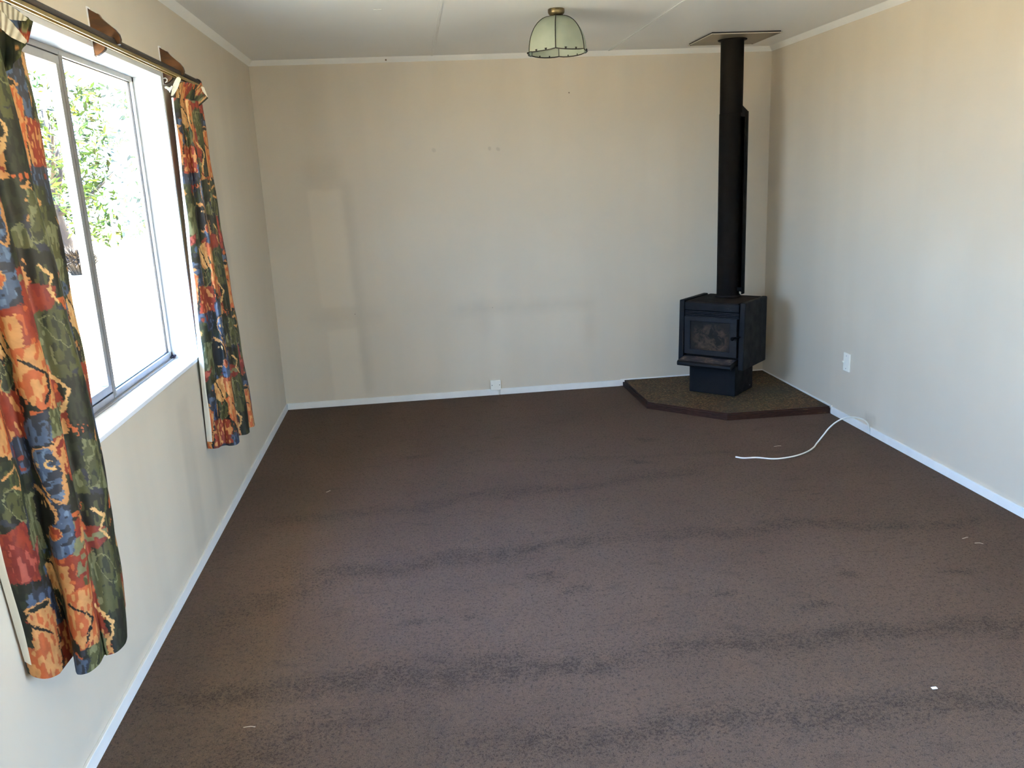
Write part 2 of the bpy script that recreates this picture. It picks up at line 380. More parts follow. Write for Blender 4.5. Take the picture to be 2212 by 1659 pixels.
d2 = bpy.data.objects.new('door_2', None); C.objects.link(d2); d2['kind'] = 'structure'; d2.location = (RW, -5.75, 0)
def d2p(name, bm, m): o = obj(name, bm, m); o.parent = d2; o.matrix_parent_inverse = Matrix.Translation(-Vector(d2.location)); return o
b = bmesh.new(); xa, xb = RW+.05, RW+.11; DM = (DY0+DY1)/2
box(b, xa, xb, DY0, DY1, 0, .05); box(b, xa, xb, DY0, DY1, DZ-.05, DZ); box(b, xa, xb, DY0, DY0+.05, .05, DZ-.05); box(b, xa, xb, DY1-.05, DY1, .05, DZ-.05); box(b, xa, xb, DM-.03, DM+.03, .05, DZ-.05)
d2p('door_frame', b, M_alu)
d2p('glass_panel', bx(xa+.025, xa+.031, DY0+.05, DM-.03, .05, DZ-.05), M_glass); d2p('glass_panel', bx(xa+.025, xa+.031, DM+.03, DY1-.05, .05, DZ-.05), M_glass)

# ------------------------------------------------------------------ outside
def ground_mat():
    t = NT('dry_pale_ground'); t.set(lin('c9bda0'), 0.9, 0, 0.1)
    t.color(t.mix(t.fr(t.noise(0.5, 4), 0.35, 0.65), lin('e0c9a0'), lin('d2b98a'))); return t.m
st('ground', bx(-60, 60, -60, 60, -0.8, -0.5), ground_mat())
def leaf_mat():
    t = NT('green_leaves'); t.set((0.1, 0.2, 0.03), 0.7, 0, 0.1)
    g = t.n('ShaderNodeNewGeometry'); c = t.ramp(g.outputs['Random Per Island'], [(0, lin('0c1606')), (.3, lin('16260c')), (.6, lin('2a4014')), (1, lin('43561f'))])
    t.color(c); t.b.inputs['Transmission Weight'].default_value = 0.0
    return t.m
tree = thing('garden_tree', (-9.6, 21.0, -0.5), 'leafy green garden tree outside the window, seen through both panes', 'tree')
tree.scale = (2.0, 2.0, 1.6)
def tobj(name, bm, m, **k): o = obj(name, bm, m, **k); o.parent = tree; return o
bark = simple('brown_bark', lin('120e08'), 0.9, var=.3, vs=20, bump=.5)
b = bmesh.new(); tube([(0, 0, 0), (.04, .03, .5), (-.05, .02, 1.1), (.1, .1, 1.9), (.05, .0, 2.9)], [.13, .11, .09, .07, .03], 10, b)
tobj('trunk', b, bark, smooth=True)
for a_, z_, L in ((0.4, 1.0, 1.0), (2.3, 1.2, 1.1), (3.9, .9, .9), (5.2, 1.5, 1.0), (1.4, 1.9, .8)):
    b = tube([(0, 0, z_), (.5*L*math.cos(a_), .5*L*math.sin(a_), z_+.35), (L*math.cos(a_), L*math.sin(a_), z_+.9)], [.05, .035, .015], 7)
    tobj('branch', b, bark, smooth=True)
rg = np.random.RandomState(3); vs, fs = [], []
cl = [(rg.uniform(-1, 1)*1.3, rg.uniform(-1, 1)*1.9, rg.uniform(.55, 3.4)) for _ in range(140)]
for (cx, cy, cz) in cl:
    rr = rg.uniform(.16, .36)
    for k in range(34):
        p = rg.normal(size=3); p = p/np.linalg.norm(p)*rr*rg.uniform(.5, 1) + (cx, cy, cz)
        d = rg.normal(size=3); d /= np.linalg.norm(d); e2 = np.cross(d, rg.normal(size=3)); e2 /= np.linalg.norm(e2); L = rg.uniform(.05, .10); w = L*.3; nn = np.cross(d, e2)*L*.12
        i = len(vs); vs += [tuple(p-d*L), tuple(p+e2*w-d*.1*L+nn), tuple(p+d*L), tuple(p-e2*w-d*.1*L+nn)]; fs += [(i, i+1, i+2), (i, i+2, i+3)]
tobj('foliage', (vs, fs), leaf_mat(), kind='stuff')
bush = thing('dry_shrub', (-8.3, 18.6, -0.5), 'dry brown grassy shrub under the green tree outside the window', 'shrub')
vs, fs = [], []
for k in range(900):
    a_ = rg.uniform(0, 6.28); r0 = rg.uniform(0, .12); tilt = rg.uniform(.1, .7); L = rg.uniform(.4, .85)
    base = np.array([r0*math.cos(a_), r0*math.sin(a_), 0.]); tip = base + np.array([math.cos(a_)*tilt*.6, math.sin(a_)*tilt*.6, L]); mid = (base+tip)/2 + np.array([0, 0, .1]); s_ = np.array([-math.sin(a_), math.cos(a_), 0])*.012
    tip[2] -= tilt*.35
    i = len(vs); vs += [tuple(base-s_), tuple(base+s_), tuple(mid+s_), tuple(mid-s_), tuple(tip)]; fs += [(i, i+1, i+2, i+3), (i+3, i+2, i+4)]
bush.scale = (1.9, 1.9, 1.1)
o = obj('dry_blades', (vs, fs), simple('straw_blades', lin('1e180e'), .8, var=.4, vs=3), bush, kind='stuff')

# ------------------------------------------------------------------ hearth
HZ = 0.045
def hearth_mat():
    t = NT('speckled_hearth'); t.set((.06, .05, .03), 0.8, 0, 0.2)
    c = t.mix(t.fr(t.noise(3, 4), .4, .6), lin('40362a'), lin('453f32'))
    v = t.n('ShaderNodeTexVoronoi'); v.inputs['Scale'].default_value = 110; t.l(t.co(), v.inputs[0])
    hs = t.n('ShaderNodeSeparateColor'); t.l(v.outputs['Color'], hs.inputs[0])
    c = t.mix(t.fr(hs.outputs[0], .55, .95, 0, .75), c, lin('7d6a48')); c = t.mix(t.fr(hs.outputs[1], .7, 1, 0, .8), c, lin('241d14')); c = t.mix(t.fr(hs.outputs[2], .8, 1, 0, .5), c, lin('6b4028'))
    worn = t.fr(t.noise(2.6, 4, .6), .5, .66, 0, .6); c = t.mix(worn, c, lin('3d3a33'))
    t.color(c); t.bump(v.outputs['Distance'], 0.5, 0.003); return t.m
def wood_edge():
    t = NT('dark_stained_edge_timber'); t.set((.03, .02, .015), .55, 0, .2)
    g = t.noise(7, 4, .6, stretch=(3, 3, 26)); c = t.mix(t.fr(g, .4, .62), lin('241610'), lin('35211a'))
    s = t.noise(4, 5, .75, stretch=(2, 2, 40)); c = t.mix(t.fr(s, .63, .67, 0, .85), c, lin('6a5238')); t.color(c); return t.m
hearth = thing('corner_hearth', (3.1, -.5, 0), 'low five-sided corner hearth with speckled brown top and dark timber edging', 'hearth')
def hp(name, bm, m): o = obj(name, bm, m, hearth); o.matrix_parent_inverse = Matrix.Translation(-Vector(hearth.location)); return o
HP = [(2.512, -.0125), (2.512, -.674), (2.926, -1.088), (3.612, -1.100), (3.618, -.0125)]
bk = [(2.53, -.0125), (2.53, -.667), (2.9335, -1.0705), (3.612, -1.081), (3.618, -.0125)]
hp('hearth_top', prism(bk, 0, HZ-.0005), hearth_mat())
M_edge = wood_edge()
for i in range(3):
    b = prism([HP[i], HP[i+1], bk[i+1], bk[i]][::-1], 0, HZ)
    tops = [e for e in b.edges if all(v.co.z > HZ-1e-5 for v in e.verts) and min((Vector((HP[i][0], HP[i][1])) - v.co.xy).length for v in e.verts) < .01 and any((Vector((HP[i+1][0], HP[i+1][1])) - v.co.xy).length < .01 for v in e.verts)]
    if tops: bmesh.ops.bevel(b, geom=tops, offset=.008 if i else .014, segments=2, affect='EDGES')
    hp('edge_board', b, M_edge)

# ------------------------------------------------------------------ wood stove
S = thing('wood_stove', (3.0, -.621, HZ), 'black freestanding corner wood stove with smoked glass door on a pedestal', 'stove', rz=-math.pi/4)
# local axes: +x = stove's right seen from the front, +y = towards the corner, z up from hearth
def sp(name, bm, m, par=None, **k): return obj(name, bm, m, par or S, **k)
z_ = -HZ
def stove_mat(name, h, rough=.55, spec=.35, var=.25):
    t = NT(name); c = lin(h); t.set(c, rough, 0, spec)
    n1 = t.noise(9, 5, .6); t.color(t.mix(t.fr(n1, .35, .7), tuple(x*(1-var) for x in c), tuple(x*(1+var) for x in c)))
    r = t.fr(t.noise(14, 3), .3, .7, rough-.08, rough+.1); t.l(r, t.b.inputs['Roughness']); return t.m
M_st = stove_mat('matt_black_stove_enamel', '111418', .6, .15); M_stt = stove_mat('dusty_black_stove_top', '1a1715', .8, .12)
M_std = stove_mat('deep_black_metal', '040405', .7, .12); M_door = stove_mat('charcoal_door_iron', '181b20', .6, .2); M_lip = simple('glossy_black_lip', (.004, .0045, .006), .35, spec=.35, var=.1, vs=5)
cx = -.015; x0, x1 = cx-.232, cx+.247; zb, zt = .25+z_, .705+z_; yf, yb_ = -.025, .352
sp('pedestal', bx(cx-.18, cx+.162, .030, .335, 0, .262+z_, bev=.004), M_st)
sp('firebox', bx(x0+.045, x1-.045, yf+.02, yb_-.01, zb+.02, zt-.012), M_std)
for s_, xa, xb in ((-1, x0, x0+.038), (1, x1-.038, x1)):
    b = bmesh.new()   # folded side panel, front edge leans forward at the foot
    box(b, xa, xb, yf, yb_, zb, zt, .007)
    for v in b.verts:
        if v.co.y < yf+.02 : v.co.y -= (zt - v.co.z) * .045
    sp('side_panel', b, M_st)
sp('top_plate', bx(x0+.049, x1-.049, yf+.002, yb_+.01, zt-.018, zt-.005, bev=.003), M_stt)
fas = sp('fascia', bx(x0+.043, x1-.043, yf-.002, yf+.02, zt-.066, zt-.014, bev=.003), M_st)
# raised bird-like emblem and script line on the fascia
pts = [(.105, .032), (.115, .037), (.128, .039), (.140, .040), (.149, .036), (.141, .036), (.133, .034), (.137, .030), (.146, .028)]
b = tube([(cx+p[0], yf-.0035, zt-.066+p[1]) for p in pts], .0016, 6)
tube([(cx+.117+i*.0055, yf-.0035, zt-.066+.017+.0028*math.sin(i*1.9)) for i in range(8)], .0014, 6, b)
o = sp('emblem', b, simple('black_emblem', (.004, .004, .005), .4, var=.1), fas)
for k in range(4):
    zc = zt-.072-k*.0105
    b = bx(x0+.043, x1-.043, yf-.001, yf+.016, zc-.0060, zc-.0002, bev=.0016)
    for v in b.verts: v.co.z -= (v.co.y-yf)*-.25
    sp('louvre_slat', b, M_door)
# door
dz1, dz0, dx0, dx1 = .597+z_, .333+z_, x0+.045, cx+.196
b = ring(0, 1, 0, 1, .1, 0, 1); b.free()
b = bmesh.new(); gx0, gx1, gz0_, gz1_ = cx-.143, cx+.145, .368+z_, .565+z_
yd0, yd1 = yf-.014, yf+.018
box(b, dx0, dx1, yd0, yd1, gz1_, dz1, .003); box(b, dx0, dx1, yd0, yd1, dz0, gz0_, .003)
box(b, dx0, gx0, yd0, yd1, gz0_-.004, gz1_+.004, .003); box(b, gx1, dx1, yd0, yd1, gz0_-.004, gz1_+.004, .003)
door = sp('door', b, M_door)
def sooty():
    t = NT('smoked_stove_glass'); t.set((.02, .017, .013), .12, 0, .25)
    n1 = t.noise(17, 6, .7, dist=.8); n2 = t.noise(5, 3, .5)
    sp_ = t.n('ShaderNodeSeparateXYZ'); t.l(t.co('Generated'), sp_.inputs[0])
    ex = t.math('MULTIPLY', t.math('ABSOLUTE', t.math('SUBTRACT', sp_.outputs['X'], .5)), 2); ez = t.math('MULTIPLY', t.math('ABSOLUTE', t.math('SUBTRACT', sp_.outputs['Z'], .42)), 1.9)
    edge = t.fr(t.math('ADD', t.math('POWER', ex, 3), t.math('POWER', ez, 3)), .35, 1.0, 1, 0)
    k = t.math('MULTIPLY', t.fr(n1, .44, .62), edge); c = t.mix(k, lin('0b0908'), lin('433629')); c = t.mix(t.fr(n2, .55, .7, 0, .5), c, lin('1c1713'))
    t.color(c); t.l(t.fr(n1, .4, .6, .35, .7), t.b.inputs['Roughness']); return t.m
sp('door_glass', bx(gx0-.002, gx1+.002, yd0+.010, yd0+.014, gz0_-.002, gz1_+.002), sooty(), door)
b = tube([(cx+.183, yd0+.002, .472+z_), (cx+.183, yd0-.030, .472+z_)], .006, 10); ball(b, (cx+.183, yd0-.040, .470+z_), .0125, 12)
tube([(cx+.183, yd0-.012, .472+z_), (cx+.206, yd0-.014, .478+z_), (cx+.226, yd0-.010, .483+z_)], .0045, 8, b)
sp('door_handle', b, M_std, door, smooth=True)
sp('hinge_gap', bx(dx1+.001, x1-.042, yf+.010, yf+.02, dz0-.01, dz1+.005), M_std)
# ash shelf with rolled front
def ash():
    t = NT('ash_dusted_shelf'); t.set((.05, .05, .05), .6, 0, .3)
    n1 = t.noise(16, 6, .7, dist=.5); c = t.ramp(n1, [(.3, lin('1d1d22')), (.48, lin('34343a')), (.58, lin('5c4f47')), (.66, lin('7b706a')), (.8, lin('4a362c'))])
    t.color(c); return t.m
b = bmesh.new(); prof = [(yf+.01, .318), (yf-.095, .300), (yf-.104, .297), (yf-.110, .290), (yf-.111, .276), (yf-.106, .267), (yf-.096, .264), (yf-.085, .270), (yf+.01, .285)]
sa = [b.verts.new((-.208, y, z+z_)) for y, z in prof]; sb = [b.verts.new((.182, y, z+z_)) for y, z in prof]
for i in range(len(prof)): j = (i+1) % len(prof); b.faces.new((sa[i], sa[j], sb[j], sb[i]))
b.faces.new(sa); b.faces.new(sb[::-1])
shelf = sp('ash_shelf', b, M_lip)
b = bmesh.new(); box(b, -.203, .177, yf-.094, yf-.002, .3005+z_, .3015+z_)
for v in b.verts: v.co.z += (v.co.y-(yf-.095))*.1714
sp('ash_layer', b, ash(), shelf)
b = tube([(cx+.163, .28, .075+z_), (cx+.166, .28, .075+z_)], .005, 8); sp('screw', b, simple('bright_screw', lin('d8dbe0'), .2, .8, var=.05))
# flue
FXc, FYc = 3.165, -.4365
flue = thing('flue_pipe', (FXc, FYc, .70), 'tall matt black flue pipe rising from the stove to the ceiling', 'flue pipe', rz=-math.pi/4)
M_fl = stove_mat('matt_black_flue_paint', '060606', .75, .12, .12)
obj('upper_pipe', lathe([(.0745, 1.225), (.0745, 1.697)], 48), M_fl, flue, smooth=True)
b = lathe([(.080, .0045), (.080, .018), (.0765, .022), (.0765, 1.225), (.0745, 1.228)], 48); obj('lower_pipe', b, M_fl, flue, smooth=True)
obj('flue_collar', lathe([(.080, .0045), (.089, .0045), (.089, .012), (.081, .020)], 48), M_stt, flue, smooth=True)
# half-round heat shield standing off the back of the pipe
b = bmesh.new(); r0, r1 = .110, .113
a0, a1 = math.radians(-12), math.radians(150)
def arcshell(b, ra, rb, z0, z1, a0, a1, n=28):
    V = [[b.verts.new((r*math.cos(a0+(a1-a0)*i/n), r*math.sin(a0+(a1-a0)*i/n), z)) for i in range(n+1)] for r, z in ((ra, z0), (rb, z0), (rb, z1), (ra, z1))]
    for q in range(4):
        A, B = V[q], V[(q+1) % 4]
        for i in range(n): b.faces.new((A[i], A[i+1], B[i+1], B[i]))
    b.faces.new([V[q][0] for q in range(4)]); b.faces.new([V[q][n] for q in range(4)][::-1])
arcshell(b, r0, r1, .026, 1.235, a0, a1); 
sh = obj('heat_shield', b, M_fl, flue)
for sgn in (-1, 1):
    for zz in (.06, 1.215):
        b = bmesh.new(); a = math.radians(69 - sgn*76); ca, sa_ = math.cos(a), math.sin(a)
        box(b, -.001, .001, -.008, .008, zz-.012, zz+.012)
        for v in b.verts:
            v.co = Vector((ca*(.0765 if v.co.x < 0 else .111) - sa_*v.co.y, sa_*(.0765 if v.co.x < 0 else .111) + ca*v.co.y, v.co.z))
        obj('standoff_bracket', b, M_std, flue)
# sloped top bracket seen beside the pipe
b = bmesh.new(); a = math.radians(6); ca, sa_ = math.cos(a), math.sin(a)
pr_ = [(.0745, 1.275), (.0745, 1.20), (.112, 1.20), (.112, 1.236)]
A = [b.verts.new((ca*r-sa_*.002, sa_*r+ca*.002, z)) for r, z in pr_]; B = [b.verts.new((ca*r+sa_*.002, sa_*r-ca*.002, z)) for r, z in pr_]
b.faces.new(A); b.faces.new(B[::-1])
for i in range(4): b.faces.new((A[i], A[(i+1) % 4], B[(i+1) % 4], B[i]))
obj('top_bracket', b, M_fl, flue)
# ceiling plate
cpm = simple('cream_enamel_plate', lin('7d7463'), .4, .2, var=.06, vs=8)
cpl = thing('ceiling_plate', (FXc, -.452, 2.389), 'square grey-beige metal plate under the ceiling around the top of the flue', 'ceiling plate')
b = bmesh.new(); h = .228; ri = .0775
# square with round hole
no = 32; inn = []; out = []
for i in range(no):
    a = 2*math.pi*i/no; c_, s_ = math.cos(a), math.sin(a); k = h/max(abs(c_), abs(s_)); inn.append((ri*c_, ri*s_+(FYc+.452))); out.append((k*c_, k*s_))
V = [[b.verts.new((x, y, z)) for x, y in P] for P, z in ((inn, -.0012), (out, -.0012), (out, .0012), (inn, .0012))]
for q in range(4):
    for i in range(no): j = (i+1) % no; b.faces.new((V[q][i], V[q][j], V[(q+1) % 4][j], V[(q+1) % 4][i]))
obj('plate', b, cpm, cpl)
obj('gap_shade_sheet', ring(-h+.007, h-.007, .0016, .0108, .02, -h+.007, h-.007) if 0 else bx(-h+.005, h-.005, -h+.005, h-.005, .0030, .0108), M_gask_shade, cpl)  # black sheet added to paint the shadow in the gap above the plate
rim = simple('pale_plate_edge', lin('d9d2c0'), .35, .3, var=.04)
b = bmesh.new()
for s_ in (-1, 1): box(b, -h-.001, h+.001, s_*h-.0012, s_*h+.0012, -.003, .0015); box(b, s_*h-.0012, s_*h+.0012, -h, h, -.003, .0015)
obj('folded_rim', b, rim, cpl)
for sx_, sy_ in ((-1, -1), (-1, 1), (1, -1), (1, 1)):
    b = bmesh.new(); tube([(sx_*(h-.012), sy_*(h-.012), -.0035), (sx_*(h-.012), sy_*(h-.012), .0108)], .0032, 8, b); obj('screw', b, M_std, cpl)
obj('flue_ring', lathe([(.078, -.0015), (.094, -.0015), (.092, -.006), (.078, -.007)], 40, c=(0, FYc+.452)), M_std, cpl, smooth=True)

# ------------------------------------------------------------------ ceiling light
LX, LY = 1.812, -1.51
lamp = thing('ceiling_light', (LX, LY, RH), 'dome ceiling light of pale green frosted glass with dark wire ribs', 'ceiling light')
M_brass = simple('aged_brass', lin('57503c'), .36, .7, var=.25, vs=60)
obj('brass_rose', lathe([(.0, 0), (.041, 0), (.0425, -.003), (.0425, -.017), (.040, -.022), (.034, -.030), (.026, -.037), (.0, -.038)], 40), M_brass, lamp, smooth=True)
def frosted():
    t = NT('frosted_green_glass'); t.set(lin('c9d6bd'), .35, 0, .5)
    tl = t.n('ShaderNodeBsdfTranslucent'); tl.inputs[0].default_value = (*lin('aeb9a4'), 1); mx = t.n('ShaderNodeMixShader'); mx.inputs[0].default_value = .42
    t.color(t.mix(t.fr(t.noise(14, 2), .35, .65), lin('a9b2a0'), lin('b8c0ae')))
    t.l(t.b.outputs[0], mx.inputs[1]); t.l(tl.outputs[0], mx.inputs[2]); t.l(mx.outputs[0], t.out.inputs[0]); return t.m
M_fg = frosted(); M_wire = simple('dark_bronze_wire', lin('17140c'), .4, .4, var=.3, vs=80)
R_, zt_, zb2 = .160, -.036, -.208
def domep(ang, s):     # s 0 top .. 1 rim, s follows a quarter ellipse
    th = s*math.pi/2; r = .030 + (R_-.030)*math.sin(th); z = zb2 + (zt_-zb2)*math.cos(th)
    return Vector((r*math.sin(ang), -r*math.cos(ang), z))
A0 = math.radians(-13); NP = 14
for k in range(6):
    aa, ab = A0 + k*math.pi/3, A0 + (k+1)*math.pi/3
    b = bmesh.new(); G = []
    for i in range(NP+1):
        s_ = i/NP; pa, pb = domep(aa, s_), domep(ab, s_); row = []
        for j in range(7):
            f = j/6; p = pa.lerp(pb, f); bul = .012*math.sin(math.pi*f)*math.sin(s_*math.pi/2); d = Vector((p.x, p.y, 0)); d = d.normalized() if d.length > 1e-6 else d
            p = p + d*bul
            if i == NP: p.z -= .006*math.sin(math.pi*f)**.7
            row.append(b.verts.new(p))
        G.append(row)
    for i in range(NP):
        for j in range(6): b.faces.new((G[i][j], G[i][j+1], G[i+1][j+1], G[i+1][j]))
    rimp = [v.co.copy() for v in G[NP]]
    obj('glass_panel', b, M_fg, lamp, smooth=True)
    obj('wire_rib', tube([domep(aa, i/20)*1.004 for i in range(21)], .0026, 6), M_wire, lamp, smooth=True)
    obj('wire_rim', tube(rimp, .0027, 6), M_wire, lamp, smooth=True)
    for f in (2, 4):
        p = rimp[f]; b = bmesh.new(); d = Vector((p.x, p.y, 0)).normalized(); q = p + d*.002 + Vector((0, 0, .006))
        ball(b, q, .0050, 8); ball(b, q + Vector((-d.y, d.x, 0))*.0042 + Vector((0, 0, .003)), .0022, 6); ball(b, q - Vector((-d.y, d.x, 0))*.0042 + Vector((0, 0, .003)), .0022, 6)
        obj('rim_clip', b, M_wire, lamp, smooth=True)
obj('neck', lathe([(.024, -.036), (.034, -.038), (.032, -.044), (.0, -.046)], 24), M_wire, lamp, smooth=True)
b = ball(bmesh.new(), (.046, 0.012, -.040), .0045, 8); obj('thumb_screw', b, M_wire, lamp, smooth=True)
obj('bulb', ball(lathe([(.014, -.05), (.014, -.085), (.012, -.09)], 16), (0, 0, -.118), .030, 16), simple('opal_bulb', lin('e8e8e0'), .3, var=.02), lamp, smooth=True)

# ------------------------------------------------------------------ wall fittings and cable
M_pl = simple('white_fitting_plastic', lin('eeeadc'), .35, var=.02)
jb = thing('junction_box', (1.5395, 0, .079), 'small square white surface box low on the back wall above the skirting', 'junction box')
obj('box_base', bx(-.037, .037, -.020, 0, -.0305, .037, bev=.002), M_pl, jb)
obj('box_lid', bx(-.0385, .0385, -.030, -.020, -.037, .0385, bev=.003), M_pl, jb)
for s_ in (-1, 1): obj('screw', tube([(s_*.028, -.0298, .002), (s_*.028, -.0308, .002)], .0032, 10), M_gask_shade, jb)
obj('cable_tail', tube([(.010, -.016, -.0305), (.014, -.0145, -.04), (.020, -.0145, -.058), (.021, -.014, -.078)], .0028, 8), M_pl, jb, smooth=True)
sk = thing('blank_wall_plate', (RW, -1.268, .374), 'upright white rectangular outlet plate on the right wall beside the hearth', 'wall plate')
obj('plate', bx(-.009, 0, -.036, .040, -.0575, .0575, bev=.003), M_pl, sk)
for s_ in (-1, 1): obj('screw', tube([(-.0088, .004, s_*.040), (-.0098, .004, s_*.040)], .0030, 10), simple('grey_screw', lin('7d8488'), .4, .5, var=.1), sk)
obj('socket_tab', bx(-.017, -.009, .026, .038, -.006, .004, bev=.0015), M_pl, sk)
cab = thing('white_cable', (3.239, -1.673, 0), 'loose white cable looping from the right skirting board onto the carpet', 'cable')
cp = [(3.612, -1.5845, .022), (3.603, -1.586, .045), (3.590, -1.595, .076), (3.55, -1.605, .108), (3.489, -1.614, .128), (3.429, -1.624, .13), (3.371, -1.634, .112), (3.325, -1.644, .083), (3.294, -1.654, .055), (3.268, -1.663, .032), (3.239, -1.675, .008),
      (3.184, -1.742, .0055), (3.104, -1.809, .0055), (3.005, -1.856, .0055), (2.898, -1.867, .0055), (2.816, -1.824, .0055), (2.743, -1.814, .0055), (2.708, -1.785, .0055)]
cc = catmull(cp, 110)
o = obj('cable_sheath', tube([tuple(p) for p in cc], .0042, 10), simple('white_cable_pvc', lin('e4e6e2'), .35, var=.02), smooth=True)
o.parent = cab; o.matrix_parent_inverse = Matrix.Translation(-Vector(cab.location))
for dx in (-.002, .002):
    b = tube([(2.708, -1.785+dx, .0055), (2.694, -1.768+dx*2, .005), (2.680, -1.757+dx*3, .004)], .0014, 6)
    o = obj('bare_wire', b, simple('copper_wire_end', lin('5a4436'), .4, .6, var=.2), label='stripped copper wire end'); o.parent = cab; o.matrix_parent_inverse = Matrix.Translation(-Vector(cab.location))

# ------------------------------------------------------------------ curtain rail
M_rail = simple('dark_bronze_rail', lin('1d1610'), .6, .0, var=.15, vs=50)
M_gold = simple('gold_rail_channel', lin('8f7c48'), .35, .5, var=.15, vs=60)
def wood_br():
    t = NT('varnished_brown_timber'); t.set((.1, .05, .02), .4, 0, .4)
    g = t.noise(12, 4, .6, stretch=(1, 6, 4)); t.color(t.mix(t.fr(g, .35, .65), lin('2f1c0a'), lin('4d2f12'))); return t.m
M_wb = wood_br()
rail = thing('curtain_rail', (.062, -2.95, 2.06), 'dark bronze curtain rail with gold track above the window on wooden brackets', 'curtain rail')
def rl(name, bm, m, **k): o = obj(name, bm, m, **k); o.parent = rail; o.matrix_parent_inverse = Matrix.Translation(-Vector(rail.location)); return o
RX, RZ = .062, 2.060
b = bmesh.new(); ya, yb2 = -4.28, -1.83; A = []; B = []
prf = [(RX-.012, RZ-.006), (RX+.014, RZ-.006)] + [(RX + .002 + .0145*math.cos(a), RZ + .0165*math.sin(a)) for a in np.linspace(-.25, math.pi+.25, 18)]
A = [b.verts.new((x, ya, z)) for x, z in prf]; B = [b.verts.new((x, yb2, z)) for x, z in prf]
for i in range(len(prf)): j = (i+1) % len(prf); b.faces.new((A[i], A[j], B[j], B[i]))
b.faces.new(A); b.faces.new(B[::-1])
rl('rail_body', b, M_rail)
b = bmesh.new()
box(b, RX-.010, RX-.007, ya, yb2, RZ-.016, RZ-.006); box(b, RX+.009, RX+.0125, ya, yb2, RZ-.017, RZ-.006); box(b, RX+.0005, RX+.0025, ya, yb2, RZ-.012, RZ-.006)
rl('gold_track', b, M_gold)
b = lathe([(.0, 0), (.018, 0), (.0195, .006), (.0195, .020), (.015, .030), (.0, .034)], 24)
for v in b.verts: v.co = Vector((v.co.x+RX+.002, yb2 + v.co.z, RZ + v.co.y))
rl('end_cap', b, M_rail, smooth=True)
bp_ = [(0, 2.171), (.012, 2.160), (.026, 2.152), (.034, 2.150), (.040, 2.139), (.050, 2.126), (.064, 2.115), (.078, 2.103), (.089, 2.087), (.092, 2.072), (.088, 2.056), (.080, 2.054), (.0785, 2.062), (.074, 2.0765), (.060, 2.078), (.046, 2.070), (.042, 2.050), (.038, 2.040), (.026, 2.030), (.012, 2.022), (0, 2.022)]
for yy in (-2.951, -2.146, -3.76):
    b = bmesh.new(); A = [b.verts.new((x, yy-.010, z)) for x, z in bp_]; B = [b.verts.new((x, yy+.010, z)) for x, z in bp_]
    b.faces.new(A); b.faces.new(B[::-1])
    for i in range(len(bp_)): j = (i+1) % len(bp_); b.faces.new((A[i], A[j], B[j], B[i]))
    bmesh.ops.bevel(b, geom=[e for e in b.edges if abs(e.verts[0].co.y - e.verts[1].co.y) < 1e-6], offset=.0012, segments=1, affect='EDGES')
    rl('bracket', b, M_wb, label='scrolled brown wooden bracket')
    rl('bracket_back', bx(0, .004, yy-.0125, yy+.0125, 2.018, 2.173), M_wwhite)
b = tube([(.004, -2.168, 2.042), (.016, -2.168, 2.044), (.022, -2.168, 2.038), (.020, -2.168, 2.029), (.012, -2.168, 2.026)], .0022, 8); rl('screw_hook', b, M_trim, smooth=True)

# ------------------------------------------------------------------ curtains: printed cloth
PAL = {k: np.array(lin(v)) for k, v in dict(dk='151912', dg='222a1c', ol='424629', sg='6b6e50', og='a3552f', te='772f20', cr='b38250', tn='c79f68', bl='3d4f69', lb='566b86', nv='212834', bk='0f0f0c', rd='682420', pk='90493f').items()}
def vnoise(a, b, seed, sc_):
    r = np.random.RandomState(seed); n_ = 64; g = r.rand(n_, n_)
    x = a*sc_; y = b*sc_; xi = np.floor(x).astype(int); yi = np.floor(y).astype(int); fx = x-xi; fy = y-yi; fx = fx*fx*(3-2*fx); fy = fy*fy*(3-2*fy)
    q = lambda i, j: g[i % n_, j % n_]
    return (q(xi, yi)*(1-fx)+q(xi+1, yi)*fx)*(1-fy) + (q(xi, yi+1)*(1-fx)+q(xi+1, yi+1)*fx)*fy
TA, TB = 0.46, 0.606
def inpoly(a, b, P):
    c = np.zeros(a.shape, bool); j = len(P)-1
    for i in range(len(P)):
        xi, yi = P[i]; xj, yj = P[j]
        if yi != yj: c ^= ((yi > b) != (yj > b)) & (a < (xj-xi)*(b-yi)/(yj-yi)+xi)
        j = i
    return c
def seg(a, b, P, w):
    d = np.full(a.shape, 9.)
    for (x0_, y0_), (x1_, y1_) in zip(P, P[1:]):
        vx, vy = x1_-x0_, y1_-y0_; t = np.clip(((a-x0_)*vx+(b-y0_)*vy)/(vx*vx+vy*vy+1e-12), 0, 1); d = np.minimum(d, np.hypot(a-x0_-t*vx, b-y0_-t*vy))
    return d < w
